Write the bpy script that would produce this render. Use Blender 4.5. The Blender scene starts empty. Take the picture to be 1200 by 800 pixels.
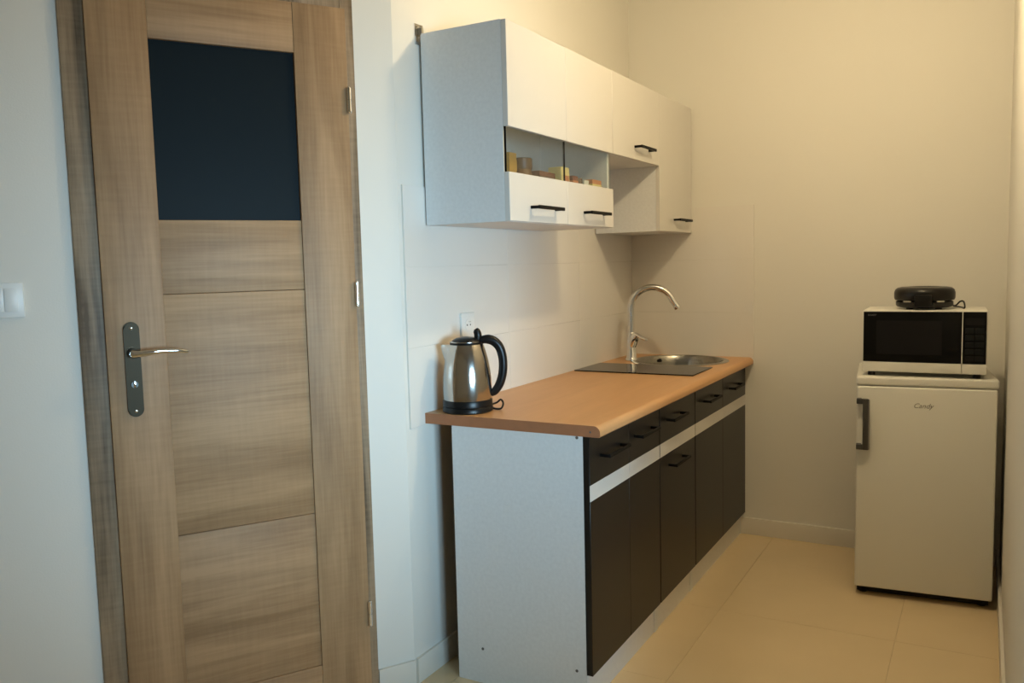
import bpy, bmesh, math, random
from mathutils import Vector, Matrix

random.seed(7)
PI = math.pi
S = bpy.context.scene
COL = S.collection

# ------------------------------------------------------------------ camera
CAM_POS = Vector((1.53116, -3.95346, 1.30582))
YAW, PITCH, ROLL, FPX = 0.51167, 0.09137, -0.02455, 986.375
fwd = Vector((-math.sin(YAW) * math.cos(PITCH), math.cos(YAW) * math.cos(PITCH), -math.sin(PITCH)))
rgt = Vector((math.cos(YAW), math.sin(YAW), 0))
upv = rgt.cross(fwd)
r2 = math.cos(ROLL) * rgt + math.sin(ROLL) * upv
u2 = -math.sin(ROLL) * rgt + math.cos(ROLL) * upv
cam_data = bpy.data.cameras.new('camera')
cam_data.sensor_fit = 'HORIZONTAL'
cam_data.sensor_width = 36.0
cam_data.lens = FPX / 1200.0 * 36.0
cam_data.clip_start = 0.05
cam = bpy.data.objects.new('camera', cam_data)
COL.objects.link(cam)
rot = Matrix((r2, u2, -fwd)).transposed()
cam.matrix_world = Matrix.Translation(CAM_POS) @ rot.to_4x4()
S.camera = cam

# ------------------------------------------------------------------ world, daylight, exposure
world = bpy.data.worlds.new('sky')
S.world = world
world.use_nodes = True
world.node_tree.nodes['Background'].inputs['Color'].default_value = (0.52, 0.79, 1.0, 1)
world.node_tree.nodes['Background'].inputs['Strength'].default_value = 0.35

WIN = dict(y0=-4.35, y1=-2.75, z0=0.45, z1=1.95, x=2.75)    # window in the side wall, behind and right of the camera
dl = bpy.data.lights.new('window_daylight', 'AREA')
dl.shape = 'RECTANGLE'
dl.size = 1.1
dl.size_y = 0.6
dl.energy = 10.7
dl.spread = math.radians(52)
dl.color = (0.51, 0.78, 1.0)
dlo = bpy.data.objects.new('window_daylight', dl)
COL.objects.link(dlo)
dlo.location = (WIN['x'] + 0.18, -3.6, 1.15)
dlo.rotation_euler = (Vector((-0.05, -1.90, 1.08)) - dlo.location).to_track_quat('-Z', 'Y').to_euler()

LAMP_POS = (1.148, -1.392, 2.36)
LAMP_STRENGTH = 415.0
LAMP_COLOR = (1.0, 0.79, 0.475, 1)

vs = S.view_settings
vs.view_transform = 'Standard'
vs.look = 'None'
vs.exposure = 0.0
vs.gamma = 1.0
vs.use_curve_mapping = False

# ------------------------------------------------------------------ materials
def srgb(r, g, b):
    def f(c):
        c /= 255.0
        return c / 12.92 if c <= 0.04045 else ((c + 0.055) / 1.055) ** 2.4
    return (f(r), f(g), f(b), 1)

MATS = {}
def mat(name, color, rough=0.5, metal=0.0, spec=0.5, noise=None, bump=None, coat=0.0):
    """noise = (scale, amount) colour mottling; bump = (scale, strength)"""
    if name in MATS:
        return MATS[name]
    m = bpy.data.materials.new(name)
    m.use_nodes = True
    nt = m.node_tree
    b = nt.nodes['Principled BSDF']
    b.inputs['Base Color'].default_value = color
    b.inputs['Roughness'].default_value = rough
    b.inputs['Metallic'].default_value = metal
    b.inputs['Specular IOR Level'].default_value = spec
    b.inputs['Coat Weight'].default_value = coat
    b.inputs['Coat Roughness'].default_value = 0.08
    if noise or bump:
        tc = nt.nodes.new('ShaderNodeTexCoord')
    if noise:
        n = nt.nodes.new('ShaderNodeTexNoise')
        n.inputs['Scale'].default_value = noise[0]
        n.inputs['Detail'].default_value = 5
        nt.links.new(tc.outputs['Object'], n.inputs['Vector'])
        r = nt.nodes.new('ShaderNodeValToRGB')
        k = noise[1]
        r.color_ramp.elements[0].position = 0.3
        r.color_ramp.elements[1].position = 0.7
        r.color_ramp.elements[0].color = tuple(c * (1 - k) for c in color[:3]) + (1,)
        r.color_ramp.elements[1].color = tuple(min(1, c * (1 + k)) for c in color[:3]) + (1,)
        nt.links.new(n.outputs['Fac'], r.inputs['Fac'])
        nt.links.new(r.outputs['Color'], b.inputs['Base Color'])
    if bump:
        n2 = nt.nodes.new('ShaderNodeTexNoise')
        n2.inputs['Scale'].default_value = bump[0]
        n2.inputs['Detail'].default_value = 4
        nt.links.new(tc.outputs['Object'], n2.inputs['Vector'])
        bp = nt.nodes.new('ShaderNodeBump')
        bp.inputs['Strength'].default_value = bump[1]
        bp.inputs['Distance'].default_value = 0.002
        nt.links.new(n2.outputs['Fac'], bp.inputs['Height'])
        nt.links.new(bp.outputs['Normal'], b.inputs['Normal'])
    MATS[name] = m
    return m

def wood(name, light, dark, axis, rough=0.5, fine=1.0):
    """oak laminate; grain runs along the local axis 0/1/2"""
    m = bpy.data.materials.new(name)
    m.use_nodes = True
    nt = m.node_tree
    L = nt.links.new
    b = nt.nodes['Principled BSDF']
    b.inputs['Roughness'].default_value = rough
    b.inputs['Specular IOR Level'].default_value = 0.35
    tc = nt.nodes.new('ShaderNodeTexCoord')
    oi = nt.nodes.new('ShaderNodeObjectInfo')
    mul = nt.nodes.new('ShaderNodeMath'); mul.operation = 'MULTIPLY'; mul.inputs[1].default_value = 37.0
    L(oi.outputs['Random'], mul.inputs[0])
    add = nt.nodes.new('ShaderNodeVectorMath'); add.operation = 'ADD'
    L(tc.outputs['Object'], add.inputs[0]); L(mul.outputs[0], add.inputs[1])
    def mapped(along, across):
        mp = nt.nodes.new('ShaderNodeMapping')
        sc = [across] * 3; sc[axis] = along
        mp.inputs['Scale'].default_value = sc
        L(add.outputs[0], mp.inputs['Vector'])
        return mp
    n1 = nt.nodes.new('ShaderNodeTexNoise')          # broad cathedral figure
    n1.inputs['Scale'].default_value = 1.0; n1.inputs['Detail'].default_value = 3; n1.inputs['Distortion'].default_value = 0.8
    L(mapped(1.3, 13).outputs[0], n1.inputs['Vector'])
    n2 = nt.nodes.new('ShaderNodeTexNoise')          # fine pores
    n2.inputs['Scale'].default_value = 1.0; n2.inputs['Detail'].default_value = 6
    L(mapped(6 * fine, 150 * fine).outputs[0], n2.inputs['Vector'])
    n3 = nt.nodes.new('ShaderNodeTexNoise')          # cross saw marks
    n3.inputs['Scale'].default_value = 1.0; n3.inputs['Detail'].default_value = 2
    L(mapped(90, 9).outputs[0], n3.inputs['Vector'])
    a1 = nt.nodes.new('ShaderNodeMath'); a1.operation = 'MULTIPLY_ADD'; a1.inputs[1].default_value = 0.42
    L(n2.outputs['Fac'], a1.inputs[0]); L(n1.outputs['Fac'], a1.inputs[2])
    a2 = nt.nodes.new('ShaderNodeMath'); a2.operation = 'MULTIPLY_ADD'; a2.inputs[1].default_value = 0.16
    L(n3.outputs['Fac'], a2.inputs[0]); L(a1.outputs[0], a2.inputs[2])
    r = nt.nodes.new('ShaderNodeValToRGB')
    r.color_ramp.elements[0].position = 0.58; r.color_ramp.elements[0].color = dark
    r.color_ramp.elements[1].position = 0.98; r.color_ramp.elements[1].color = light
    L(a2.outputs[0], r.inputs['Fac']); L(r.outputs['Color'], b.inputs['Base Color'])
    bp = nt.nodes.new('ShaderNodeBump'); bp.inputs['Strength'].default_value = 0.12; bp.inputs['Distance'].default_value = 0.001
    L(a2.outputs[0], bp.inputs['Height']); L(bp.outputs['Normal'], b.inputs['Normal'])
    MATS[name] = m
    return m

def glass(name, tint=(0.93, 0.96, 0.96, 1), rough=0.02, refl=0.10):
    m = bpy.data.materials.new(name)
    m.use_nodes = True
    nt = m.node_tree
    nt.nodes.remove(nt.nodes['Principled BSDF'])
    out = nt.nodes['Material Output']
    t = nt.nodes.new('ShaderNodeBsdfTransparent'); t.inputs['Color'].default_value = tint
    g = nt.nodes.new('ShaderNodeBsdfGlossy'); g.inputs['Roughness'].default_value = rough
    mx = nt.nodes.new('ShaderNodeMixShader'); mx.inputs[0].default_value = refl
    nt.links.new(t.outputs[0], mx.inputs[1]); nt.links.new(g.outputs[0], mx.inputs[2])
    nt.links.new(mx.outputs[0], out.inputs['Surface'])
    MATS[name] = m
    return m

def emit(name, color, strength):
    m = bpy.data.materials.new(name)
    m.use_nodes = True
    b = m.node_tree.nodes['Principled BSDF']
    b.inputs['Base Color'].default_value = (0.9, 0.9, 0.9, 1)
    b.inputs['Emission Color'].default_value = color
    b.inputs['Emission Strength'].default_value = strength
    MATS[name] = m
    return m

M_WALL = mat('painted_plaster', (0.80, 0.775, 0.71, 1), 0.85, spec=0.2, bump=(220, 0.12))
M_CEIL = mat('ceiling_paint', (0.84, 0.83, 0.80, 1), 0.9, spec=0.2)
M_TILE = mat('glossy_wall_tile', (0.82, 0.785, 0.725, 1), 0.08, spec=0.35, noise=(3, 0.015))
M_GROUT = mat('wall_grout', (0.76, 0.72, 0.65, 1), 0.8)
M_FLOORTILE = mat('beige_porcelain', (0.76, 0.60, 0.37, 1), 0.25, spec=0.4, noise=(2.2, 0.04))
M_FLOORGROUT = mat('floor_grout', (0.80, 0.65, 0.43, 1), 0.8)
M_BASEB = mat('baseboard_tile', (0.78, 0.74, 0.66, 1), 0.35, noise=(4, 0.03))
OAK_L, OAK_D = (0.45, 0.280, 0.145, 1), (0.285, 0.166, 0.079, 1)
M_OAKV = wood('sonoma_oak_upright', OAK_L, OAK_D, 2)
M_OAKH = wood('sonoma_oak_level', OAK_L, OAK_D, 0)
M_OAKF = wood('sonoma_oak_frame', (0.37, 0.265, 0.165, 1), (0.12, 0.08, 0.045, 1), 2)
M_BEECH = wood('beech_laminate', (0.66, 0.37, 0.165, 1), (0.59, 0.32, 0.14, 1), 1, 0.38)
M_BEECHEDGE = mat('beech_edge_band', (0.40, 0.165, 0.075, 1), 0.5, noise=(30, 0.06))
M_DARKGLASS = mat('dark_door_glass', (0.008, 0.013, 0.016, 1), 0.45, spec=0.08)
M_WHITE = mat('white_laminate', (0.80, 0.79, 0.76, 1), 0.45, noise=(60, 0.02))
M_WHITEGLOSS = mat('white_front', (0.70, 0.675, 0.63, 1), 0.28, noise=(5, 0.01))
M_SIDE = mat('white_side_laminate', (0.78, 0.79, 0.78, 1), 0.5, noise=(90, 0.035))
M_BLACK = mat('black_front', (0.013, 0.011, 0.009, 1), 0.34, spec=0.32)
M_HANDLE = mat('black_handle', (0.004, 0.004, 0.004, 1), 0.5, spec=0.15)
M_HARDB = mat('brown_hardboard', (0.10, 0.06, 0.035, 1), 0.8)
M_STEEL = mat('brushed_steel', (0.52, 0.50, 0.47, 1), 0.14, 1.0)
M_SINK = mat('sink_steel', (0.36, 0.345, 0.31, 1), 0.22, 1.0, noise=(60, 0.06))
M_CHROME = mat('chrome', (0.80, 0.80, 0.80, 1), 0.06, 1.0)
M_SATIN = mat('satin_nickel', (0.045, 0.036, 0.025, 1), 0.48, 1.0)
M_BPLAST = mat('black_plastic', (0.007, 0.007, 0.007, 1), 0.32, spec=0.3)
M_RED = mat('red_indicator', (0.25, 0.01, 0.01, 1), 0.3)
M_BLACKGLASS = mat('black_glass', (0.008, 0.007, 0.007, 1), 0.05, spec=0.14)
M_MWGLASS = mat('microwave_glass', (0.006, 0.006, 0.006, 1), 0.12, spec=0.15)
M_MWWIN = mat('microwave_window', (0.012, 0.011, 0.011, 1), 0.25, spec=0.2)
M_MWBTN = mat('microwave_button', (0.009, 0.010, 0.010, 1), 0.4, spec=0.2)
M_LOGO = mat('logo_grey', (0.24, 0.215, 0.17, 1), 0.5)
M_PRINT = mat('grey_print', (0.13, 0.12, 0.11, 1), 0.5)
M_FRIDGE = mat('fridge_enamel', (0.80, 0.78, 0.70, 1), 0.33, bump=(350, 0.08))
M_FHANDLE = mat('fridge_handle_grey', (0.055, 0.050, 0.045, 1), 0.4)
M_FHANDLE2 = mat('fridge_handle_light', (0.22, 0.205, 0.18, 1), 0.4)
M_GRILL = mat('grill_black_plastic', (0.007, 0.006, 0.005, 1), 0.33, spec=0.35)
M_CLIP = mat('grill_clip', (0.42, 0.38, 0.32, 1), 0.4)
M_DARK = mat('dark_rubber', (0.015, 0.014, 0.013, 1), 0.7)
M_SWITCH = mat('white_switch_plastic', (0.80, 0.80, 0.77, 1), 0.35)
M_CLEAR = glass('clear_glass')
M_WPANE = glass('window_glass', (0.97, 0.99, 0.99, 1), 0.0, 0.05)

# ------------------------------------------------------------------ builders
def obj(name, bm, m, parent=None, smooth=False, loc=None):
    me = bpy.data.meshes.new(name)
    bmesh.ops.recalc_face_normals(bm, faces=bm.faces)
    bm.to_mesh(me); bm.free()
    if m is not None:
        me.materials.append(m)
    if smooth:
        me.polygons.foreach_set('use_smooth', [True] * len(me.polygons))
        me.set_sharp_from_angle(angle=math.radians(38))
    o = bpy.data.objects.new(name, me)
    COL.objects.link(o)
    if parent: o.parent = parent
    if loc: o.location = loc
    return o

def tag(o, label, cat, group=None, kind=None):
    o['label'] = label
    o['category'] = cat
    if group: o['group'] = group
    if kind: o['kind'] = kind
    return o

def thing(name, label, cat, loc=(0, 0, 0), rz=0.0, group=None, kind=None):
    e = bpy.data.objects.new(name, None)
    e.empty_display_size = 0.1
    COL.objects.link(e)
    e.location = loc
    e.rotation_euler = (0, 0, rz)
    return tag(e, label, cat, group, kind)

def add_box(bm, x0, x1, y0, y1, z0, z1, bevel=0.0, seg=2):
    v = [bm.verts.new(p) for p in ((x0, y0, z0), (x1, y0, z0), (x1, y1, z0), (x0, y1, z0),
                                   (x0, y0, z1), (x1, y0, z1), (x1, y1, z1), (x0, y1, z1))]
    fs = [bm.faces.new([v[i] for i in q]) for q in
          ((3, 2, 1, 0), (4, 5, 6, 7), (0, 1, 5, 4), (1, 2, 6, 5), (2, 3, 7, 6), (3, 0, 4, 7))]
    if bevel > 0:
        es = list({e for f in fs for e in f.edges})
        bmesh.ops.bevel(bm, geom=es, offset=bevel, segments=seg, affect='EDGES', profile=0.6)

def box(name, x0, x1, y0, y1, z0, z1, m, parent=None, bevel=0.0, seg=2, smooth=None):
    bm = bmesh.new()
    add_box(bm, min(x0, x1), max(x0, x1), min(y0, y1), max(y0, y1), min(z0, z1), max(z0, z1), bevel, seg)
    return obj(name, bm, m, parent, smooth if smooth is not None else bevel > 0)

def add_lathe(bm, prof, n=40, c=(0, 0, 0), fn=None, cap0=True, cap1=True):
    rings = []
    for r, z in prof:
        ring = []
        for i in range(n):
            a = 2 * PI * i / n
            rr = fn(r, z, a) if fn else r
            ring.append(bm.verts.new((c[0] + rr * math.cos(a), c[1] + rr * math.sin(a), c[2] + z)))
        rings.append(ring)
    for k in range(len(rings) - 1):
        for i in range(n):
            bm.faces.new((rings[k][i], rings[k][(i + 1) % n], rings[k + 1][(i + 1) % n], rings[k + 1][i]))
    if cap0: bm.faces.new(rings[0][::-1])
    if cap1: bm.faces.new(rings[-1])

def lathe(name, prof, m, parent=None, n=40, c=(0, 0, 0), fn=None, cap0=True, cap1=True):
    bm = bmesh.new()
    add_lathe(bm, prof, n, c, fn, cap0, cap1)
    return obj(name, bm, m, parent, True)

def catmull(pts, sub=8):
    P = [Vector(p) for p in pts]
    out = []
    for i in range(len(P) - 1):
        p0 = P[i - 1] if i else P[0] * 2 - P[1]
        p1, p2 = P[i], P[i + 1]
        p3 = P[i + 2] if i + 2 < len(P) else P[-1] * 2 - P[-2]
        for k in range(sub):
            t = k / sub
            out.append(0.5 * ((2 * p1) + (p2 - p0) * t + (2 * p0 - 5 * p1 + 4 * p2 - p3) * t * t + (3 * p1 - p0 - 3 * p2 + p3) * t ** 3))
    out.append(P[-1])
    return out

def add_tube(bm, pts, rad, n=12, sub=8, flat=1.0, upref=None):
    """sweep an ellipse along a smooth path; rad may be a list over pts (linear)"""
    path = catmull(pts, sub) if sub > 1 else [Vector(p) for p in pts]
    K = len(path)
    rings = []
    ref = Vector(upref) if upref else None
    prev = None
    for i, p in enumerate(path):
        t = (path[min(i + 1, K - 1)] - path[max(i - 1, 0)]).normalized()
        if ref is not None:
            side = t.cross(ref).normalized()
        elif prev is None:
            side = t.cross(Vector((0.3, 0.2, 1))).normalized()
        else:
            side = (prev - t * prev.dot(t)).normalized()
        prev = side
        nrm = side.cross(t).normalized()
        if isinstance(rad, (list, tuple)):
            f = i / (K - 1) * (len(rad) - 1); j = min(int(f), len(rad) - 2)
            r = rad[j] + (rad[j + 1] - rad[j]) * (f - j)
        else:
            r = rad
        rings.append([bm.verts.new(p + side * r * flat * math.cos(2 * PI * k / n) + nrm * r * math.sin(2 * PI * k / n)) for k in range(n)])
    for a, b in zip(rings, rings[1:]):
        for k in range(n):
            bm.faces.new((a[k], a[(k + 1) % n], b[(k + 1) % n], b[k]))
    bm.faces.new(rings[0][::-1]); bm.faces.new(rings[-1])

def tube(name, pts, rad, m, parent=None, n=12, sub=8, flat=1.0, upref=None):
    bm = bmesh.new()
    add_tube(bm, pts, rad, n, sub, flat, upref)
    return obj(name, bm, m, parent, True)

def add_prism(bm, poly, axis, a0, a1):
    """extrude a 2-D outline along an axis ('x','y','z')"""
    def P(u, v, w):
        return {'x': (w, u, v), 'y': (u, w, v), 'z': (u, v, w)}[axis]
    A = [bm.verts.new(P(u, v, a0)) for u, v in poly]
    B = [bm.verts.new(P(u, v, a1)) for u, v in poly]
    n = len(poly)
    for i in range(n):
        bm.faces.new((A[i], A[(i + 1) % n], B[(i + 1) % n], B[i]))
    bm.faces.new(A[::-1]); bm.faces.new(B)

def text(name, s, size, m, parent, loc, rot, shear=0.0, extrude=0.0004, align='LEFT'):
    cu = bpy.data.curves.new(name, 'FONT')
    cu.body = s; cu.size = size; cu.extrude = extrude; cu.shear = shear; cu.align_x = align
    cu.resolution_u = 3
    tmp = bpy.data.objects.new(name + '_curve', cu)
    COL.objects.link(tmp)
    dg = bpy.context.evaluated_depsgraph_get()
    me = bpy.data.meshes.new_from_object(tmp.evaluated_get(dg))
    bpy.data.objects.remove(tmp)
    me.materials.clear(); me.materials.append(m)
    o = bpy.data.objects.new(name, me)
    COL.objects.link(o)
    o.parent = parent; o.location = loc; o.rotation_euler = rot
    return o

def clip_poly(poly, bounds):
    x0, x1, y0, y1 = bounds
    def half(pl, inside, inter):
        out = []
        for i in range(len(pl)):
            a, b = pl[i - 1], pl[i]
            if inside(b):
                if not inside(a): out.append(inter(a, b))
                out.append(b)
            elif inside(a): out.append(inter(a, b))
        return out
    def ix(c): return lambda a, b: (c, a[1] + (b[1] - a[1]) * (c - a[0]) / (b[0] - a[0]))
    def iy(c): return lambda a, b: (a[0] + (b[0] - a[0]) * (c - a[1]) / (b[1] - a[1]), c)
    for ins, it in ((lambda p: p[0] >= x0, ix(x0)), (lambda p: p[0] <= x1, ix(x1)), (lambda p: p[1] >= y0, iy(y0)), (lambda p: p[1] <= y1, iy(y1))):
        if not poly: return poly
        poly = half(poly, ins, it)
    return poly

# ------------------------------------------------------------------ room shell
H = 2.62
RX = 1.613                   # right wall of the kitchenette
YC = -1.9004                 # corner where the slanted door wall meets the kitchen wall
TH = 0.5486
SD = Vector((-math.sin(TH), -math.cos(TH), 0))
WEND = 2.3                   # length of the slanted wall
WC = Vector((0, YC, 0)) + SD * WEND
RY0, REAR, EX = -2.2, -5.4, WIN['x']
ROOM = [(0, 0), (0, YC), (WC.x, WC.y), (WC.x, REAR), (EX, REAR), (EX, RY0), (RX, RY0), (RX, 0)]

bm = bmesh.new()
add_prism(bm, ROOM, 'z', -0.12, -0.003)
floor = tag(obj('floor', bm, M_FLOORGROUT), 'glossy beige porcelain tile floor', 'floor', kind='structure')
TS, J = 0.60, 0.0006
x = 1.296 - 5 * TS
while x < EX:
    y = -0.33 - 9 * TS
    while y < 0:
        pl = clip_poly(ROOM, (x + J, x + TS - J, y + J, y + TS - J))
        if len(pl) >= 3:
            ar = abs(sum(pl[i - 1][0] * pl[i][1] - pl[i][0] * pl[i - 1][1] for i in range(len(pl)))) / 2
            if ar > 0.002:
                bm = bmesh.new()
                q = []
                for p in pl:
                    if not q or (Vector(p) - Vector(q[-1])).length > 1e-4: q.append(p)
                if (Vector(q[0]) - Vector(q[-1])).length < 1e-4: q.pop()
                add_prism(bm, q, 'z', -0.003, 0.0)
                obj('floor_tile', bm, M_FLOORTILE, floor)
        y += TS
    x += TS

bm = bmesh.new()
add_prism(bm, ROOM, 'z', H, H + 0.1)
tag(obj('ceiling', bm, M_CEIL), 'plain white painted ceiling above the kitchenette', 'ceiling', kind='structure')

bm = bmesh.new()
add_box(bm, -0.12, 0, YC, 0.12, 0, H)
wall_left = tag(obj('wall_left', bm, M_WALL), 'white plaster wall behind the wall cabinets and worktop', 'wall', kind='structure')
wall_back = tag(box('wall_back', 0, RX + 0.12, 0, 0.12, 0, H, M_WALL), 'cream plaster wall behind the sink end and the fridge', 'wall', kind='structure')
tag(box('wall_right', RX, RX + 0.12, RY0, 0, 0, H, M_WALL), 'plaster wall close beside the small fridge', 'wall', kind='structure')
tag(box('wall_front_right', RX + 0.12, EX, RY0, RY0 + 0.12, 0, H, M_WALL), 'plaster wall where the room opens beyond the kitchenette', 'wall', kind='structure')
bm = bmesh.new()
add_box(bm, EX, EX + 0.12, REAR - 0.12, WIN['y0'], 0, H)
add_box(bm, EX, EX + 0.12, WIN['y1'], RY0 + 0.12, 0, H)
add_box(bm, EX, EX + 0.12, WIN['y0'], WIN['y1'], 0, WIN['z0'])
add_box(bm, EX, EX + 0.12, WIN['y0'], WIN['y1'], WIN['z1'], H)
tag(obj('wall_east', bm, M_WALL), 'plaster wall with the daylight window', 'wall', kind='structure')
tag(box('wall_rear', WC.x, EX, REAR - 0.12, REAR, 0, H, M_WALL), 'plain plaster wall behind the camera', 'wall', kind='structure')
tag(box('wall_west', WC.x - 0.12, WC.x, REAR - 0.12, WC.y, 0, H, M_WALL), 'plaster wall past the slanted door wall', 'wall', kind='structure')
w = thing('window_1', 'white framed window letting in daylight', 'window', (EX + 0.06, (WIN['y0'] + WIN['y1']) / 2, WIN['z0']), PI / 2, kind='structure')
hw, wh = (WIN['y1'] - WIN['y0']) / 2, WIN['z1'] - WIN['z0']
bm = bmesh.new()
for a in (-hw, -0.03, hw - 0.06): add_box(bm, a, a + 0.06, -0.03, 0.03, 0, wh)
for a, b in ((-hw + 0.06, -0.03), (0.03, hw - 0.06)):
    add_box(bm, a, b, -0.03, 0.03, 0, 0.06); add_box(bm, a, b, -0.03, 0.03, wh - 0.06, wh)
obj('window_frame', bm, M_SWITCH, w)
for a, b in ((-hw + 0.06, -0.03), (0.03, hw - 0.06)):
    box('pane', a, b, -0.004, 0.004, 0.06, wh - 0.06, M_WPANE, w)

# wall with the door, in its own frame: local x runs away from the kitchen corner, local y into the room
DROT = math.atan2(SD.y, SD.x)
DO0, DO1, DOH = 0.135, 0.855, 2.07
bm = bmesh.new()
add_box(bm, 0, DO0, -0.12, 0, 0, H)
add_box(bm, DO1, WEND, -0.12, 0, 0, H)
add_box(bm, DO0, DO1, -0.12, 0, DOH, H)
wall_door = tag(obj('wall_door', bm, M_WALL, loc=(0, YC, 0)), 'white plaster wall around the oak door', 'wall', kind='structure')
wall_door.rotation_euler = (0, 0, DROT)

# baseboards
BH, BT = 0.08, 0.011
def baseboard(name, label, x0, x1, y0, y1, loc=(0, 0, 0), rz=0):
    o = tag(box(name, x0, x1, y0, y1, 0, BH, M_BASEB, bevel=0.002), label, 'baseboard', kind='structure')
    o.location = loc; o.rotation_euler = (0, 0, rz)
    return o
baseboard('baseboard_left', 'pale skirting along the wall under the worktop', 0, BT, YC + 0.006, -0.001)
baseboard('baseboard_back', 'pale skirting along the wall behind the fridge', BT, RX - BT, -BT, 0)
baseboard('baseboard_right', 'pale skirting along the wall beside the fridge', RX - BT, RX, RY0, -BT)
baseboard('baseboard_corner', 'short pale skirting between door frame and kitchen corner', 0.0, 0.121, 0, BT, (0, YC, 0), DROT)
baseboard('baseboard_door', 'pale skirting left of the door frame', 0.871, WEND, 0, BT, (0, YC, 0), DROT)

# backsplash tiles, 25 cm rows
TT, TJ = 0.006, 0.0005
rows = [(0.809, 1.057), (1.057, 1.305), (1.305, 1.552)]
yl = -1.884
cols = [yl + i * (0 - yl) / 3 for i in range(4)]
for z0, z1 in rows:
    for a, b in zip(cols, cols[1:]):
        box('tile', 0, TT, a + TJ, b - TJ, z0 + TJ, z1 - TJ, M_TILE, wall_left, bevel=0.0005, seg=1)
    box('tile', TT, 0.603, -TT, 0, z0 + TJ, z1 - TJ, M_TILE, wall_back, bevel=0.0005, seg=1)
box('grout', 0, TT - 0.0015, yl, 0, 0.809, 1.552, M_GROUT, wall_left)
box('grout', TT, 0.602, -TT + 0.0015, 0, 0.809, 1.552, M_GROUT, wall_back)

# ------------------------------------------------------------------ door
door = thing('door_1', 'oak veneer interior door with dark glass panel and long handle plate', 'door', (0, YC, 0), DROT, kind='structure')
LF = 0.020                                  # face of the leaf, proud of the wall
LR, LL = 0.148, 0.812                       # leaf edges (hinge side, lock side)
GR, GL = 0.2975, 0.6695
LT = 2.035
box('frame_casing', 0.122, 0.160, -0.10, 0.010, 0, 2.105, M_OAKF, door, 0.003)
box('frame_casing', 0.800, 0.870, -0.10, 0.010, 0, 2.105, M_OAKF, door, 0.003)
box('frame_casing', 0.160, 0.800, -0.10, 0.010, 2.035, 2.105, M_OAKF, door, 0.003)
box('stile', LR, GR, -0.022, LF, 0.008, LT, M_OAKV, door, 0.002)
box('stile', GL, LL, -0.022, LF, 0.008, LT, M_OAKV, door, 0.002)
box('rail', GR, GL, -0.022, LF - 0.001, 1.900, LT, M_OAKH, door, 0.002)
box('rail', GR, GL, -0.022, LF - 0.001, 0.008, 0.146, M_OAKH, door, 0.002)
for z0, z1 in ((0.146, 0.603), (0.603, 1.2496), (1.2496, 1.443)):
    box('panel', GR, GL, -0.018, LF - 0.005, z0 + 0.0006, z1 - 0.0006, M_OAKH, door, 0.002)
box('light_leak_backing', GR - 0.005, GL + 0.005, -0.021, -0.016, 0.01, 1.45, M_OAKH, door)  # unseen backing added to stop outside light leaking through the panel joints
box('glass_pane', GR, GL, -0.006, LF - 0.012, 1.443, 1.900, M_DARKGLASS, door)['label'] = 'dark blue-black glass pane'
# handle plate
hp = (0.7525, 1.060)
bm = bmesh.new()
poly = []
for i in range(13):
    a = PI * i / 12
    poly.append((hp[0] + 0.019 * math.cos(a), 1.183 - 0.019 + 0.019 * math.sin(a)))
for i in range(13):
    a = PI + PI * i / 12
    poly.append((hp[0] + 0.019 * math.cos(a), 0.937 + 0.019 + 0.019 * math.sin(a)))
add_prism(bm, poly, 'y', LF, LF + 0.007)
bmesh.ops.bevel(bm, geom=[e for e in bm.edges if all(abs(v.co.y - LF - 0.007) < 1e-6 for v in e.verts)], offset=0.003, segments=2, affect='EDGES')
plate = obj('handle_plate', bm, M_SATIN, door, True)
plate['label'] = 'long satin metal handle plate'
y0 = LF + 0.007
bm = bmesh.new()
add_tube(bm, [(hp[0], y0 - 0.001, 1.103), (hp[0], y0 + 0.012, 1.103), (hp[0], y0 + 0.03, 1.103)], [0.0135, 0.0115, 0.010], 20, 4)
add_tube(bm, [(hp[0] + 0.004, y0 + 0.034, 1.103), (hp[0] - 0.02, y0 + 0.040, 1.1035), (hp[0] - 0.06, y0 + 0.043, 1.107), (hp[0] - 0.10, y0 + 0.042, 1.1055), (hp[0] - 0.128, y0 + 0.039, 1.101)],
         [0.011, 0.0085, 0.007, 0.006, 0.0045], 14, 6, 0.9)
obj('lever', bm, M_CHROME, plate, True)
bm = bmesh.new()
add_tube(bm, [(hp[0], y0 - 0.001, 1.022), (hp[0], y0 + 0.006, 1.022)], 0.0085, 18, 1)
add_box(bm, hp[0] - 0.0025, hp[0] + 0.0025, y0 + 0.006, y0 + 0.013, 1.0145, 1.0295, 0.001)
obj('thumb_turn', bm, M_CHROME, plate, True)
for zz in (1.167, 0.953):
    bm = bmesh.new()
    add_tube(bm, [(hp[0], y0 - 0.001, zz), (hp[0], y0 + 0.0012, zz), (hp[0], y0 + 0.002, zz)], [0.0045, 0.0042, 0.0025], 14, 1)
    obj('screw', bm, M_CHROME, plate, True)
for z0, z1 in ((1.745, 1.818), (1.195, 1.269), (0.232, 0.311)):
    zm = (z0 + z1) / 2
    hg = lathe('hinge', [(0.004, z0), (0.0065, z0 + 0.003), (0.0065, zm - 0.001), (0.0052, zm - 0.0008), (0.0052, zm + 0.0008), (0.0065, zm + 0.001), (0.0065, z1 - 0.003), (0.004, z1)],
               M_CHROME, door, 16, (0.147, LF + 0.005, 0))
    hg['label'] = 'chrome barrel hinge'

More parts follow.
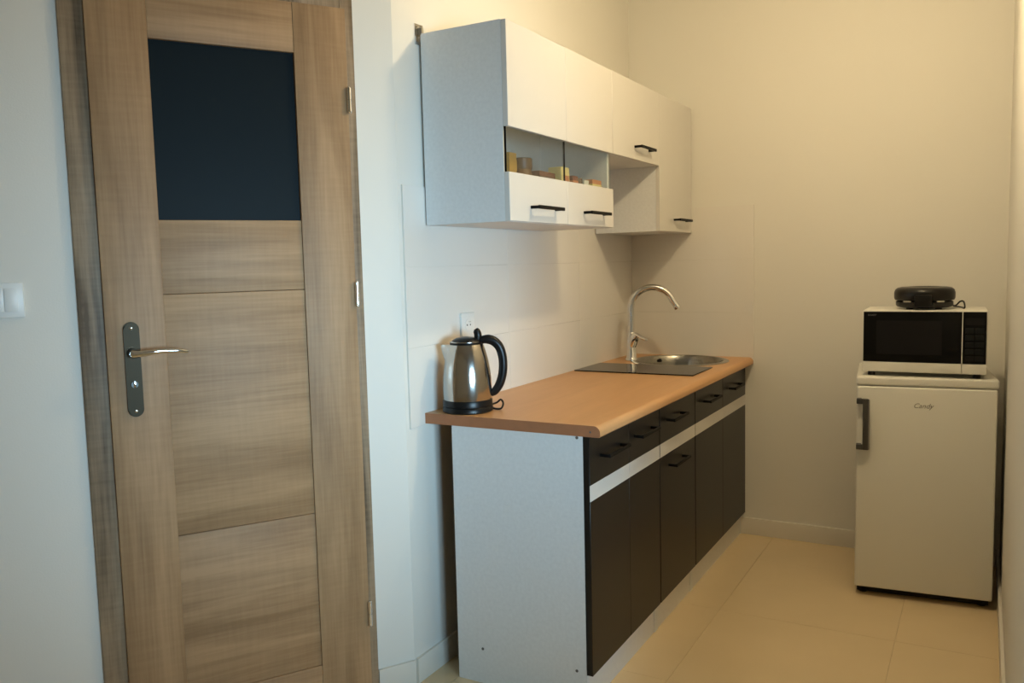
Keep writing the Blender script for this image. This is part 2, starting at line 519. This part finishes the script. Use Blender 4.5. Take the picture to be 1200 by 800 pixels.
# light switch on the wall left of the door
sw = thing('light_switch', 'white double rocker light switch on the wall beside the oak door', 'light switch', (0, YC, 0), DROT)
sw.location = Vector((0, YC, 0)) + SD * 1.026 + Vector((0, 0, 1.249))
box('switch_frame', -0.0415, 0.0415, 0, 0.009, -0.0425, 0.0425, M_SWITCH, sw, 0.003)
for a, b in ((-0.0285, -0.0004), (0.0004, 0.0285)):
    box('rocker', a, b, 0.006, 0.0125, -0.028, 0.029, M_SWITCH, sw, 0.0015)

# ------------------------------------------------------------------ handles and cabinets
def bow_handle(parent, xface, ya, yb, z, proud=0.033):
    """black bow handle on a front that faces +x; local coordinates"""
    bm = bmesh.new()
    add_box(bm, xface + proud - 0.007, xface + proud, ya, yb, z - 0.0055, z + 0.0055, 0.0015, 1)
    for a in (ya, yb - 0.010):
        add_box(bm, xface - 0.001, xface + proud - 0.006, a, a + 0.010, z - 0.0045, z + 0.0045, 0.001, 1)
    return obj('handle', bm, M_HANDLE, parent, True)

BF = 0.5647           # front face of the base fronts
BX0, BX1 = 0.100, 0.546
WTZ0, WTZ1 = 0.8144, 0.847
ZB = 0.104
PT = 0.016

def base_carcass(root, ya, yb, side_mat=M_SIDE):
    """local coords: origin at (0, ya, 0)"""
    W = yb - ya
    e = 0.0004
    side = box('side_panel', BX0, BX1, e, PT, 0, WTZ0, side_mat, root)
    box('side_panel', BX0, BX1, W - PT, W - e, 0, WTZ0, side_mat, root)
    box('bottom_panel', BX0, BX1 - 0.002, PT, W - PT, ZB, ZB + PT, M_WHITE, root)
    box('plinth', 0.529, 0.543, PT, W - PT, 0, ZB, M_WHITE, root)
    box('back_panel', BX0 - 0.004, BX0, 0.002, W - 0.002, 0.06, WTZ0 - 0.01, M_HARDB, root)
    for a_ in (e, W - PT):
        box('edge_strip', BX1 - 0.001, BX1 + 0.0006, a_, a_ + PT - e, ZB, WTZ0, M_DARK, root)
    box('front_rail', 0.46, BX1 - 0.002, PT, W - PT, WTZ0 - PT, WTZ0, M_WHITE, root)
    return side

def front(root, name, a, b, z0, z1, hand=None, strip=None, hz=None):
    f = box(name, BX1, BF, a, b, z0, z1, M_BLACK, root, 0.0012, 1)
    if strip:
        s = box('accent_strip', BF - 0.004, BF + 0.0006, a + 0.0002, b - 0.0002, strip[0], strip[1], M_WHITEGLOSS, f)
        s['label'] = 'white accent strip'
    if hand:
        bow_handle(f, BF, hand[0], hand[1], hz)
    return f

ST = (0.624, 0.671)
FT = 0.8100
# 60 cm unit
y0 = -1.8009; y1 = -1.2055
c1 = thing('base_cabinet', 'two-door black base cabinet with pale side panel, beneath the kettle', 'cabinet', (0, y0, 0))
side = base_carcass(c1, y0, y1)
W = y1 - y0; mid = 0.306
front(c1, 'door', 0.0015, mid - 0.0006, ZB, FT, (0.078, 0.078 + 0.165), ST, 0.744)
front(c1, 'door', mid + 0.0006, W - 0.004, ZB, FT, (mid + 0.045, mid + 0.045 + 0.165), ST, 0.748)
for xx, zz in ((0.191, 0.112), (0.514, 0.112), (0.527, 0.8085)):
    bm = bmesh.new()
    add_tube(bm, [(xx, 0.0012, zz), (xx, -0.0008, zz)], 0.0045, 12, 1)
    obj('screw_cap', bm, M_PRINT, side, True)
# 40 cm unit
y0, y1 = -1.2055, -0.7946
c2 = thing('base_cabinet', 'narrow black base cabinet with one drawer above one door', 'cabinet', (0, y0, 0))
base_carcass(c2, y0, y1)
W = y1 - y0
front(c2, 'drawer', 0.003, W - 0.004, 0.624, FT, (0.070, 0.235), ST, 0.746)
front(c2, 'door', 0.003, W - 0.004, ZB, 0.6215, (0.090, 0.255), None, 0.580)
# 80 cm sink unit
y0, y1 = -0.7946, -0.004
c3 = thing('base_cabinet', 'wide two-door black base cabinet beneath the sink against the back wall', 'cabinet', (0, y0, 0))
base_carcass(c3, y0, y1)
W = y1 - y0; mid = 0.397
front(c3, 'door', 0.004, mid - 0.0006, ZB, FT, (0.110, 0.275), ST, 0.742)
front(c3, 'door', mid + 0.0006, W - 0.0015, ZB, FT, (mid + 0.095, mid + 0.260), ST, 0.740)

# ------------------------------------------------------------------ worktop with a round sink cut-out
SC, SRH = (0.320, -0.235), 0.208
wt = thing('worktop', 'beech laminate worktop with rounded front edge', 'worktop', (0, -1.8073, 0))
oy = 1.8073
WL = 1.8003
bm = bmesh.new()
X0, XN, X1 = 0.0065, 0.568, 0.602
nz = []
for i in range(9):                                        # rounded nose at top front
    a = PI / 2 - (PI / 2) * i / 8
    nz.append((X1 - 0.020 + 0.020 * math.cos(a), WTZ1 - 0.020 + 0.020 * math.sin(a)))
nose = [(XN, WTZ1)] + nz + [(X1, WTZ0 + 0.004), (X1 - 0.004, WTZ0), (XN, WTZ0)]
add_prism(bm, nose, 'y', 0, WL)
circ = [(SC[0] + SRH * math.cos(2 * PI * i / 64), SC[1] + oy + SRH * math.sin(2 * PI * i / 64)) for i in range(64)]
outer = [(X0, 0), (XN, 0), (XN, WL), (X0, WL)]
for z in (WTZ0, WTZ1):
    vo = [bm.verts.new((u, v, z)) for u, v in outer]
    vc = [bm.verts.new((u, v, z)) for u, v in circ]
    es = [bm.edges.new((vo[i - 1], vo[i])) for i in range(4)] + [bm.edges.new((vc[i - 1], vc[i])) for i in range(64)]
    bmesh.ops.triangle_fill(bm, edges=es, use_beauty=True)
    if z == WTZ0: lo_o, lo_c = vo, vc
    else:
        for A, B in ((lo_o, vo), (lo_c, vc)):
            n = len(A)
            for i in range(n): bm.faces.new((A[i - 1], A[i], B[i], B[i - 1]))
obj('top', bm, M_BEECH, wt, True)
bm = bmesh.new()
prof = [(X0, WTZ0), (X1 - 0.004, WTZ0), (X1, WTZ0 + 0.004)] + nz[::-1] + [(X0, WTZ1)]
add_prism(bm, prof, 'y', -0.0007, 0)
obj('edge_band', bm, M_BEECHEDGE, wt)['label'] = 'reddish beech edge band'
bm = bmesh.new()
add_tube(bm, [(0.572, -0.0006, 0.829), (0.572, -0.0014, 0.829)], 0.003, 12, 1)
obj('screw', bm, M_PRINT, wt, True)

# ------------------------------------------------------------------ sink, faucet, hob
sk = thing('sink', 'round stainless steel sink set into the worktop', 'sink', (SC[0], SC[1], WTZ1))
lathe('rim', [(0.196, 0.0005), (0.199, 0.0042), (0.207, 0.0052), (0.216, 0.004), (0.2225, 0.0008), (0.2225, 0.0002), (0.196, 0.0)], M_SINK, sk, 72, cap0=False, cap1=False)
lathe('bowl', [(0.197, 0.002), (0.193, -0.004), (0.188, -0.03), (0.180, -0.11), (0.168, -0.138), (0.14, -0.15), (0.045, -0.155), (0.0, -0.1551)][:-1], M_SINK, sk, 72, cap0=False, cap1=True)
lathe('drain', [(0.044, -0.1545), (0.043, -0.152), (0.034, -0.152), (0.03, -0.1535), (0.004, -0.1535)], M_CHROME, sk, 32, cap0=False)
bm = bmesh.new()
add_tube(bm, [(0.19 * math.cos(2.4), 0.19 * math.sin(2.4), -0.02), (0.187 * math.cos(2.4), 0.187 * math.sin(2.4), -0.021)], 0.012, 12, 1)
obj('overflow', bm, M_DARK, sk, True)

FX, FY = 0.113, -0.300
fa = thing('faucet', 'tall chrome swan-neck faucet with side lever behind the sink', 'faucet', (FX, FY, WTZ1))
lathe('base', [(0.028, 0.003), (0.028, 0.008), (0.0255, 0.013), (0.0235, 0.016), (0.0220, 0.105), (0.0205, 0.122), (0.0175, 0.130), (0.0160, 0.134)], M_CHROME, fa, 32)
dv = Vector((0.95, 0.30, 0)).normalized()
R_ = 0.098
pts = [(0, 0, 0.12), (0, 0, 0.18), (0, 0, 0.235)]
for i in range(1, 10):
    a = PI - (PI * 0.87) * i / 9
    p = dv * (R_ + R_ * math.cos(a))
    pts.append((p.x, p.y, 0.240 + R_ * math.sin(a)))
last = Vector(pts[-1]); prv = Vector(pts[-2]); dd = (last - prv).normalized()
pts.append(tuple(last + dd * 0.03))
tube('spout', pts, 0.0152, M_CHROME, fa, 16, 6)
e0 = last + dd * 0.028; e1 = last + dd * 0.046
tube('aerator', [tuple(e0), tuple((e0 + e1) / 2), tuple(e1)], [0.0162, 0.0172, 0.0160], M_CHROME, fa, 18, 1)
ld = Vector((0.80, -0.45, 0)).normalized()
bm = bmesh.new()
add_tube(bm, [tuple(ld * 0.004 + Vector((0, 0, 0.070))), tuple(ld * 0.022 + Vector((0, 0, 0.105))), tuple(ld * 0.030 + Vector((0, 0, 0.125)))], [0.020, 0.021, 0.016], 18, 4)
obj('cartridge', bm, M_CHROME, fa, True)
tube('lever', [tuple(ld * 0.026 + Vector((0, 0, 0.124))), tuple(ld * 0.045 + Vector((0, 0, 0.122))), tuple(ld * 0.075 + Vector((0, 0, 0.112))), tuple(ld * 0.105 + Vector((0, 0, 0.104)))],
     [0.011, 0.009, 0.008, 0.006], M_CHROME, fa, 12, 5, 1.4, (0, 0, 1))

hb = thing('cooktop', 'black glass two-zone built-in cooktop in the worktop before the faucet', 'cooktop', (0.278, -0.583, WTZ1))
box('glass_plate', -0.260, 0.258, -0.142, 0.134, 0.0, 0.005, M_BLACKGLASS, hb, 0.0015, 1)

# ------------------------------------------------------------------ kettle
KX, KY = 0.112, -1.722
kt = thing('electric_kettle', 'stainless steel electric kettle with black handle on the worktop end', 'kettle', (KX, KY, WTZ1), 0)
hd = Vector((0.872, 0.490, 0))                 # handle direction
sp_ang = math.atan2(-hd.y, -hd.x)
lathe('power_base', [(0.076, 0), (0.080, 0.003), (0.080, 0.013), (0.077, 0.018), (0.070, 0.020)], M_BPLAST, kt, 48)
kb = lathe('base_ring', [(0.072, 0.0185), (0.0785, 0.020), (0.0785, 0.037), (0.077, 0.040), (0.07, 0.041)], M_BPLAST, kt, 48)
def kfn(r, z, a):
    d = (a - sp_ang + PI) % (2 * PI) - PI
    t = max(0.0, min(1.0, (z - 0.160) / 0.048))
    wdt = 0.10 + 0.30 * t
    return r + 0.025 * (t ** 1.0) * max(0.0, 1 - abs(d) / wdt)
bprof = [(0.0765, 0.040), (0.0775, 0.055), (0.0775, 0.080), (0.0765, 0.105), (0.074, 0.130), (0.070, 0.155), (0.0678, 0.165), (0.0655, 0.175), (0.063, 0.184), (0.0605, 0.193), (0.0585, 0.199), (0.0565, 0.205), (0.0535, 0.2125)]
lathe('body', bprof, M_STEEL, kt, 72, fn=kfn)
ld_ = lathe('lid', [(0.0505, 0.2115), (0.0515, 0.214), (0.0515, 0.219), (0.046, 0.2205), (0.043, 0.226), (0.030, 0.2325), (0.012, 0.2355), (0.002, 0.236)], M_BPLAST, kt, 48)
lathe('lid_rim', [(0.0518, 0.2195), (0.0518, 0.2215), (0.046, 0.2225), (0.045, 0.2205)], M_STEEL, ld_, 48, cap0=False, cap1=False)
tube('lid_tab', [tuple(hd * 0.036 + Vector((0, 0, 0.224))), tuple(hd * 0.038 + Vector((0, 0, 0.240))), tuple(hd * 0.034 + Vector((0, 0, 0.254))), tuple(hd * 0.031 + Vector((0, 0, 0.2595)))],
     [0.012, 0.0125, 0.011, 0.006], M_BPLAST, ld_, 14, 5, 1.0, tuple(hd))
hp_ = [(0.045, 0.224), (0.070, 0.226), (0.092, 0.216), (0.107, 0.195), (0.1145, 0.160), (0.113, 0.120), (0.103, 0.085), (0.088, 0.062), (0.074, 0.052)]
side_ = hd.cross(Vector((0, 0, 1)))
tube('handle', [tuple(hd * a + Vector((0, 0, b))) for a, b in hp_], [0.010, 0.013, 0.013, 0.0125, 0.012, 0.012, 0.012, 0.011, 0.008], M_BPLAST, kt, 14, 6, 1.15, tuple(side_))
tube('indicator_light', [tuple(hd * 0.030 + Vector((0, 0, 0)) + Vector((0.018, -0.074, 0.030))), tuple(hd * 0.030 + Vector((0.018, -0.0755, 0.030)))], 0.004, M_RED, kb, 10, 1)
hs = Vector((-hd.y, hd.x, 0))
def kp(a, b, z): return tuple(hd * a + hs * b + Vector((0, 0, z)))
tube('power_cord', [kp(0.076, 0.0, 0.008), kp(0.09, -0.004, 0.0045), kp(0.106, -0.002, 0.006), kp(0.112, 0.01, 0.02), kp(0.104, 0.02, 0.030), kp(0.09, 0.035, 0.018), kp(0.06, 0.075, 0.004), kp(0.02, 0.088, 0.004)], 0.0032, M_BPLAST, kt, 8, 8)

# wall socket
so = thing('wall_socket', 'white wall socket on the tiles above the kettle', 'socket', (TT, -1.551, 1.106))
box('socket_frame', 0, 0.009, -0.041, 0.041, -0.041, 0.041, M_SWITCH, so, 0.003)
bm = bmesh.new()
add_tube(bm, [(0.0085, 0, 0), (0.0105, 0, 0)], 0.021, 28, 1)
obj('socket_well', bm, M_SWITCH, so, True)
for dy, dz in ((-0.0095, 0), (0.0095, 0)):
    bm = bmesh.new(); add_tube(bm, [(0.010, dy, dz), (0.0112, dy, dz)], 0.0028, 10, 1)
    obj('pin_hole', bm, M_DARK, so, True)
bm = bmesh.new(); add_tube(bm, [(0.0095, 0, 0.011), (0.017, 0, 0.011)], 0.0024, 10, 1)
obj('earth_pin', bm, M_CHROME, so, True)

# ------------------------------------------------------------------ wall cabinets
UX0, UF = 0.012, 0.3109
UB = UF - 0.018
UZ0, UZ1, UZM = 1.433, 2.013, 1.708
def wall_carcass(root, W, z0, z1, shelf=None):
    box('side_panel', UX0, UB, 0.0003, PT, 0, z1 - z0, M_SIDE, root)
    box('side_panel', UX0, UB, W - PT, W - 0.0003, 0, z1 - z0, M_SIDE, root)
    box('top_panel', UX0, UB, PT, W - PT, z1 - z0 - PT, z1 - z0, M_WHITE, root)
    box('bottom_panel', UX0, UB, PT, W - PT, 0, PT, M_WHITE, root)
    box('back_panel', UX0, UX0 + 0.003, PT, W - PT, PT, z1 - z0 - PT, M_WHITE, root)

y0, y1 = -1.773, -0.9764
W = y1 - y0
g1 = thing('wall_cabinet', 'two-door white wall cabinet with a clear glass strip across its doors', 'cabinet', (0, y0, UZ0), group=None)
wall_carcass(g1, W, UZ0, UZ1)
mid = 0.3965
for a, b, ha in ((0.001, mid - 0.0006, 0.130), (mid + 0.0006, W - 0.001, 0.524)):
    dr = box('door', UB, UF, a, b, UZM - UZ0, UZ1 - UZ0 - 0.001, M_WHITEGLOSS, g1, 0.0012, 1)
    box('lower_panel', UB, UF, a, b, 0.001, 1.577 - UZ0, M_WHITEGLOSS, dr, 0.0012, 1)
    gp = box('glass_strip', UB + 0.004, UB + 0.008, a + 0.001, b - 0.001, 1.577 - UZ0 - 0.02, UZM - UZ0 + 0.02, M_CLEAR, dr)
    gp['label'] = 'clear glass strip'
    box('glass_edge', UB + 0.003, UB + 0.009, a + 0.0, a + 0.002, 1.577 - UZ0, UZM - UZ0, M_BLACKGLASS, dr)
    bow_handle(dr, UF, ha, ha + 0.178, 1.479 - UZ0)
bm = bmesh.new()
add_box(bm, 0.0005, 0.003, -0.016, 0.020, 0.548, 0.610)
add_box(bm, 0.003, 0.016, 0.0, 0.014, 0.575, 0.600, 0.002, 1)
add_box(bm, 0.010, 0.014, 0.002, 0.012, 0.560, 0.606)
obj('hanger_bracket', bm, M_CHROME, g1)['label'] = 'small metal hanging bracket'

y0, y1 = -0.9764, -0.4576
W = y1 - y0
g2 = thing('wall_cabinet', 'short white wall cabinet raised above an open gap, one lift-up door', 'cabinet', (0, y0, UZM))
wall_carcass(g2, W, UZM, UZ1)
dr = box('door', UB, UF, 0.001, W - 0.001, 0.0005, UZ1 - UZM - 0.001, M_WHITEGLOSS, g2, 0.0012, 1)
bow_handle(dr, UF, 0.225, 0.395, 0.050)

y0, y1 = -0.4576, -0.008
W = y1 - y0
g3 = thing('wall_cabinet', 'full-height narrow white wall cabinet in the corner above the sink', 'cabinet', (0, y0, UZ0))
wall_carcass(g3, W, UZ0, UZ1)
dr = box('door', UB, UF, 0.001, W - 0.001, 0.0005, UZ1 - UZ0 - 0.001, M_WHITEGLOSS, g3, 0.0012, 1)
bow_handle(dr, UF, 0.185, 0.365, 0.054)

# ------------------------------------------------------------------ groceries behind the glass strip
ZS = UZ0 + PT
GRP = 'groceries behind the glass strip'
def jar(name, label, x, y, r, h, body, lidm, cat, lid_h=0.02, content=None):
    t = thing(name, label, cat, (x, y, ZS), group=GRP)
    hb_ = h - lid_h
    lathe('jar_body', [(r * 0.9, 0), (r, 0.004), (r, hb_ * 0.82), (r * 0.86, hb_ * 0.95), (r * 0.84, hb_)], body, t, 24)
    if content:
        lathe('contents', [(r * 0.8, 0.004), (r * 0.88, 0.008), (r * 0.88, hb_ * 0.7)], content, t, 20)
    lathe('jar_lid', [(r * 0.88, hb_ - 0.001), (r * 0.92, hb_ + 0.002), (r * 0.92, h - 0.002), (r * 0.86, h)], lidm, t, 24)
    return t
def carton(name, label, x, y, sx, sy, h, m, m2, cat, rz=0.0):
    t = thing(name, label, cat, (x, y, ZS), rz, group=GRP)
    box('carton_body', -sx / 2, sx / 2, -sy / 2, sy / 2, 0, h, m, t, 0.0015, 1)
    box('printed_band', -sx / 2 - 0.0004, sx / 2 + 0.0004, -sy / 2 - 0.0004, sy / 2 + 0.0004, h * 0.74, h * 0.90, m2, t)
    return t
P_YEL = mat('packet_yellow', srgb(205, 150, 60), 0.5)
P_BRN = mat('jar_brown', srgb(110, 70, 40), 0.25)
P_BRN2 = mat('lid_brown', srgb(90, 62, 44), 0.4)
P_DRED = mat('packet_dark_red', srgb(120, 62, 45), 0.5)
P_CREAM = mat('tub_cream', srgb(236, 214, 140), 0.45)
P_ORNG = mat('packet_orange', srgb(205, 125, 75), 0.5)
P_WHITE = mat('packet_white', srgb(225, 218, 205), 0.5)
carton('cardboard_box', 'tall yellow box beside the brown jar', 0.180, -1.556, 0.05, 0.048, 0.213, P_YEL, P_YEL, 'box')
jar('glass_jar', 'brown jar with dark screw lid beside the yellow box', 0.205, -1.495, 0.036, 0.200, P_BRN, P_BRN2, 'jar', 0.035)
carton('cardboard_box', 'dark red flat packet between brown jar and cream tub', 0.222, -1.385, 0.040, 0.128, 0.163, P_DRED, P_BRN2, 'box', 0.05)
t = carton('plastic_tub', 'cream tub with an orange band', 0.235, -1.285, 0.050, 0.064, 0.186, P_CREAM, P_CREAM, 'tub')
box('label_band', 0.0248, 0.0258, -0.004, 0.028, 0.130, 0.158, P_ORNG, t)
carton('cardboard_box', 'small dull red packet just right of the cream tub', 0.255, -1.226, 0.034, 0.042, 0.160, P_DRED, P_ORNG, 'box')
jar('glass_jar', 'small jar with brown lid between red and white packets', 0.256, -1.180, 0.021, 0.155, P_BRN, P_BRN2, 'jar', 0.03)
carton('cardboard_box', 'small white packet beside the orange packet', 0.257, -1.132, 0.030, 0.040, 0.152, P_WHITE, P_WHITE, 'box')
carton('cardboard_box', 'orange packet with pale band by the cabinet side', 0.262, -1.056, 0.035, 0.082, 0.158, P_ORNG, P_CREAM, 'box')

# ------------------------------------------------------------------ fridge
RK = 0.09501
FO = Vector((1.121, -0.5665, 0))
FW, FD, FH = 0.4671, 0.46, 0.8524
fr = thing('fridge', 'white under-counter fridge with grey bar handle standing by the right wall', 'fridge', FO, RK)
box('cabinet_body', 0.003, FW - 0.003, 0.045, FD, 0.030, 0.822, M_FRIDGE, fr, 0.004)
dr = box('door', 0.0, FW - 0.001, 0.0, 0.042, 0.037, 0.8165, M_FRIDGE, fr, 0.007, 3)
box('door_seal', 0.012, FW - 0.012, 0.040, 0.046, 0.045, 0.797, M_DARK, fr)
box('top', -0.003, FW + 0.004, 0.002, FD + 0.005, 0.819, FH, M_FRIDGE, fr, 0.009, 3)
box('kick_plate', 0.008, FW - 0.008, 0.05, 0.08, 0.004, 0.032, M_DARK, fr)
for xx, yy in ((0.03, 0.06), (FW - 0.03, 0.06), (0.03, FD - 0.03), (FW - 0.03, FD - 0.03)):
    lathe('foot', [(0.014, 0), (0.016, 0.003), (0.016, 0.014), (0.009, 0.016), (0.009, 0.035)], M_DARK, fr, 16, (xx, yy, 0))
bm = bmesh.new()
add_box(bm, 0.022, 0.044, -0.034, -0.022, 0.578, 0.772, 0.004, 2)
for za, zb in ((0.578, 0.598), (0.752, 0.772)):
    add_box(bm, 0.0, 0.040, -0.031, -0.019, za, zb, 0.003, 2)
    add_box(bm, 0.0, 0.018, -0.024, 0.001, za, zb, 0.003, 2)
hh = obj('handle', bm, M_FHANDLE, dr, True); hh['label'] = 'dark grey vertical bar handle'
box('handle_trim', 0.038, 0.0465, -0.0335, -0.024, 0.580, 0.770, M_FHANDLE2, hh, 0.002, 1)
text('logo_lettering', 'Candy', 0.0255, M_LOGO, dr, (0.193, -0.0003, 0.741), (PI / 2, 0, 0), 0.35)

# ------------------------------------------------------------------ microwave
MW, MD, MH = 0.413, 0.255, 0.231
MRZ = RK - 0.070
ml = Vector((0.017, 0.040, 0)); ml.rotate(Matrix.Rotation(RK, 3, 'Z'))
MO = FO + ml + Vector((0, 0, FH))
mw = thing('microwave', 'white microwave oven with black glass front on top of the fridge', 'microwave', MO, MRZ)
F0 = 0.016
for xx, yy in ((0.03, 0.03), (MW - 0.03, 0.03), (0.03, MD - 0.03), (MW - 0.03, MD - 0.03)):
    lathe('foot', [(0.012, 0), (0.013, 0.002), (0.011, 0.017)], M_DARK, mw, 14, (xx, yy, 0))
box('case', 0, MW, 0.012, MD, F0, F0 + MH, M_FRIDGE, mw, 0.004)
box('front_frame', 0, MW, 0.0, 0.016, F0, F0 + MH, M_FRIDGE, mw, 0.004)
sx = MW * 0.808
dr = box('door', 0.003, sx - 0.0012, -0.006, 0.001, F0 + 0.039, F0 + MH - 0.004, M_MWGLASS, mw, 0.002)
box('door_window', 0.048, sx - 0.065, -0.0066, -0.004, F0 + 0.068, F0 + MH - 0.037, M_MWWIN, dr)
text('logo_lettering', 'SHARP', 0.010, M_PRINT, dr, (0.018, -0.0062, F0 + MH - 0.020), (PI / 2, 0, 0))
box('lower_trim', 0.001, sx - 0.0012, -0.006, 0.001, F0 + 0.002, F0 + 0.038, M_FRIDGE, mw, 0.002)
box('lower_trim', sx + 0.0012, MW - 0.001, -0.006, 0.001, F0 + 0.002, F0 + 0.038, M_FRIDGE, mw, 0.002)
box('divider', sx - 0.0013, sx + 0.0013, -0.0062, 0.001, F0 + 0.038, F0 + MH - 0.002, M_FRIDGE, mw)
cp = box('control_panel', sx + 0.0018, MW - 0.003, -0.006, 0.001, F0 + 0.039, F0 + MH - 0.004, M_MWGLASS, mw, 0.002)
ca, cb = sx + 0.008, MW - 0.009
box('display', ca, cb, -0.0068, -0.004, F0 + 0.180, F0 + 0.206, M_MWWIN, cp)
for r in range(5):
    for k in range(2):
        wv = (cb - ca) / 2
        zz = F0 + 0.048 + r * 0.0255
        box('button', ca + k * wv + 0.0015, ca + (k + 1) * wv - 0.0015, -0.0072, -0.004, zz, zz + 0.019, M_MWWIN if r == 0 else M_MWBTN, cp, 0.0008, 1)

# ------------------------------------------------------------------ small round grill on the microwave
gl = Vector((0.204, 0.132, 0)); gl.rotate(Matrix.Rotation(MRZ, 3, 'Z'))
GO = MO + gl + Vector((0, 0, F0 + MH))
gr = thing('waffle_maker', 'round black waffle maker lying on the microwave', 'waffle maker', GO, MRZ)
RG = 0.103
for a in (0.8, 2.35, 3.95, 5.5):
    lathe('foot', [(0.012, 0), (0.012, 0.010)], M_GRILL, gr, 12, (0.07 * math.cos(a), 0.07 * math.sin(a), 0))
lathe('lower_shell', [(0.084, 0.006), (0.094, 0.009), (0.099, 0.016), (0.099, 0.028), (0.094, 0.031)], M_GRILL, gr, 48)
lid = lathe('lid', [(0.094, 0.033), (0.1025, 0.035), (0.1055, 0.043), (0.1055, 0.062), (0.102, 0.073), (0.094, 0.080), (0.080, 0.083), (0.058, 0.0845), (0.050, 0.081), (0.02, 0.080)], M_GRILL, gr, 48)
box('front_latch', -0.030, 0.030, -0.110, -0.090, 0.010, 0.056, M_GRILL, lid, 0.006)
for xx in (-0.068, 0.044):
    cl = box('clip', xx, xx + 0.026, -0.098, -0.080, 0.0285, 0.0335, M_CLIP, gr, 0.001, 1)
    cl['label'] = 'pale metal clip'
box('hinge_block', -0.035, 0.035, 0.085, 0.115, 0.010, 0.060, M_GRILL, gr, 0.005)
tube('power_cord', [(0.060, 0.095, 0.020), (0.095, 0.065, 0.010), (0.108, 0.03, 0.012), (0.120, 0.01, 0.026), (0.131, 0.0, 0.028), (0.136, -0.01, 0.015), (0.135, -0.015, 0.0035), (0.125, 0.05, 0.0035), (0.10, 0.12, 0.0035)], 0.0030, M_BPLAST, gr, 8, 8)

# ------------------------------------------------------------------ ceiling lamp (above the frame)
lp = thing('ceiling_lamp', 'small ceiling lamp with a bare warm bulb above the kitchenette', 'lamp', (LAMP_POS[0], LAMP_POS[1], H))
zb = LAMP_POS[2] - H
lathe('canopy', [(0.05, 0), (0.05, -0.012), (0.02, -0.03), (0.006, -0.032)], M_SWITCH, lp, 28)
tube('cable', [(0, 0, -0.03), (0, 0, zb + 0.075)], 0.004, M_SWITCH, lp, 8, 1)
lathe('socket', [(0.010, zb + 0.085), (0.019, zb + 0.078), (0.019, zb + 0.042), (0.016, zb + 0.036)], M_SWITCH, lp, 20)
M_BULB = emit('warm_bulb', LAMP_COLOR, LAMP_STRENGTH)
lathe('bulb', [(0.004, zb - 0.040), (0.022, zb - 0.034), (0.034, zb - 0.021), (0.040, zb), (0.036, zb + 0.018), (0.024, zb + 0.034), (0.015, zb + 0.042)], M_BULB, lp, 28)
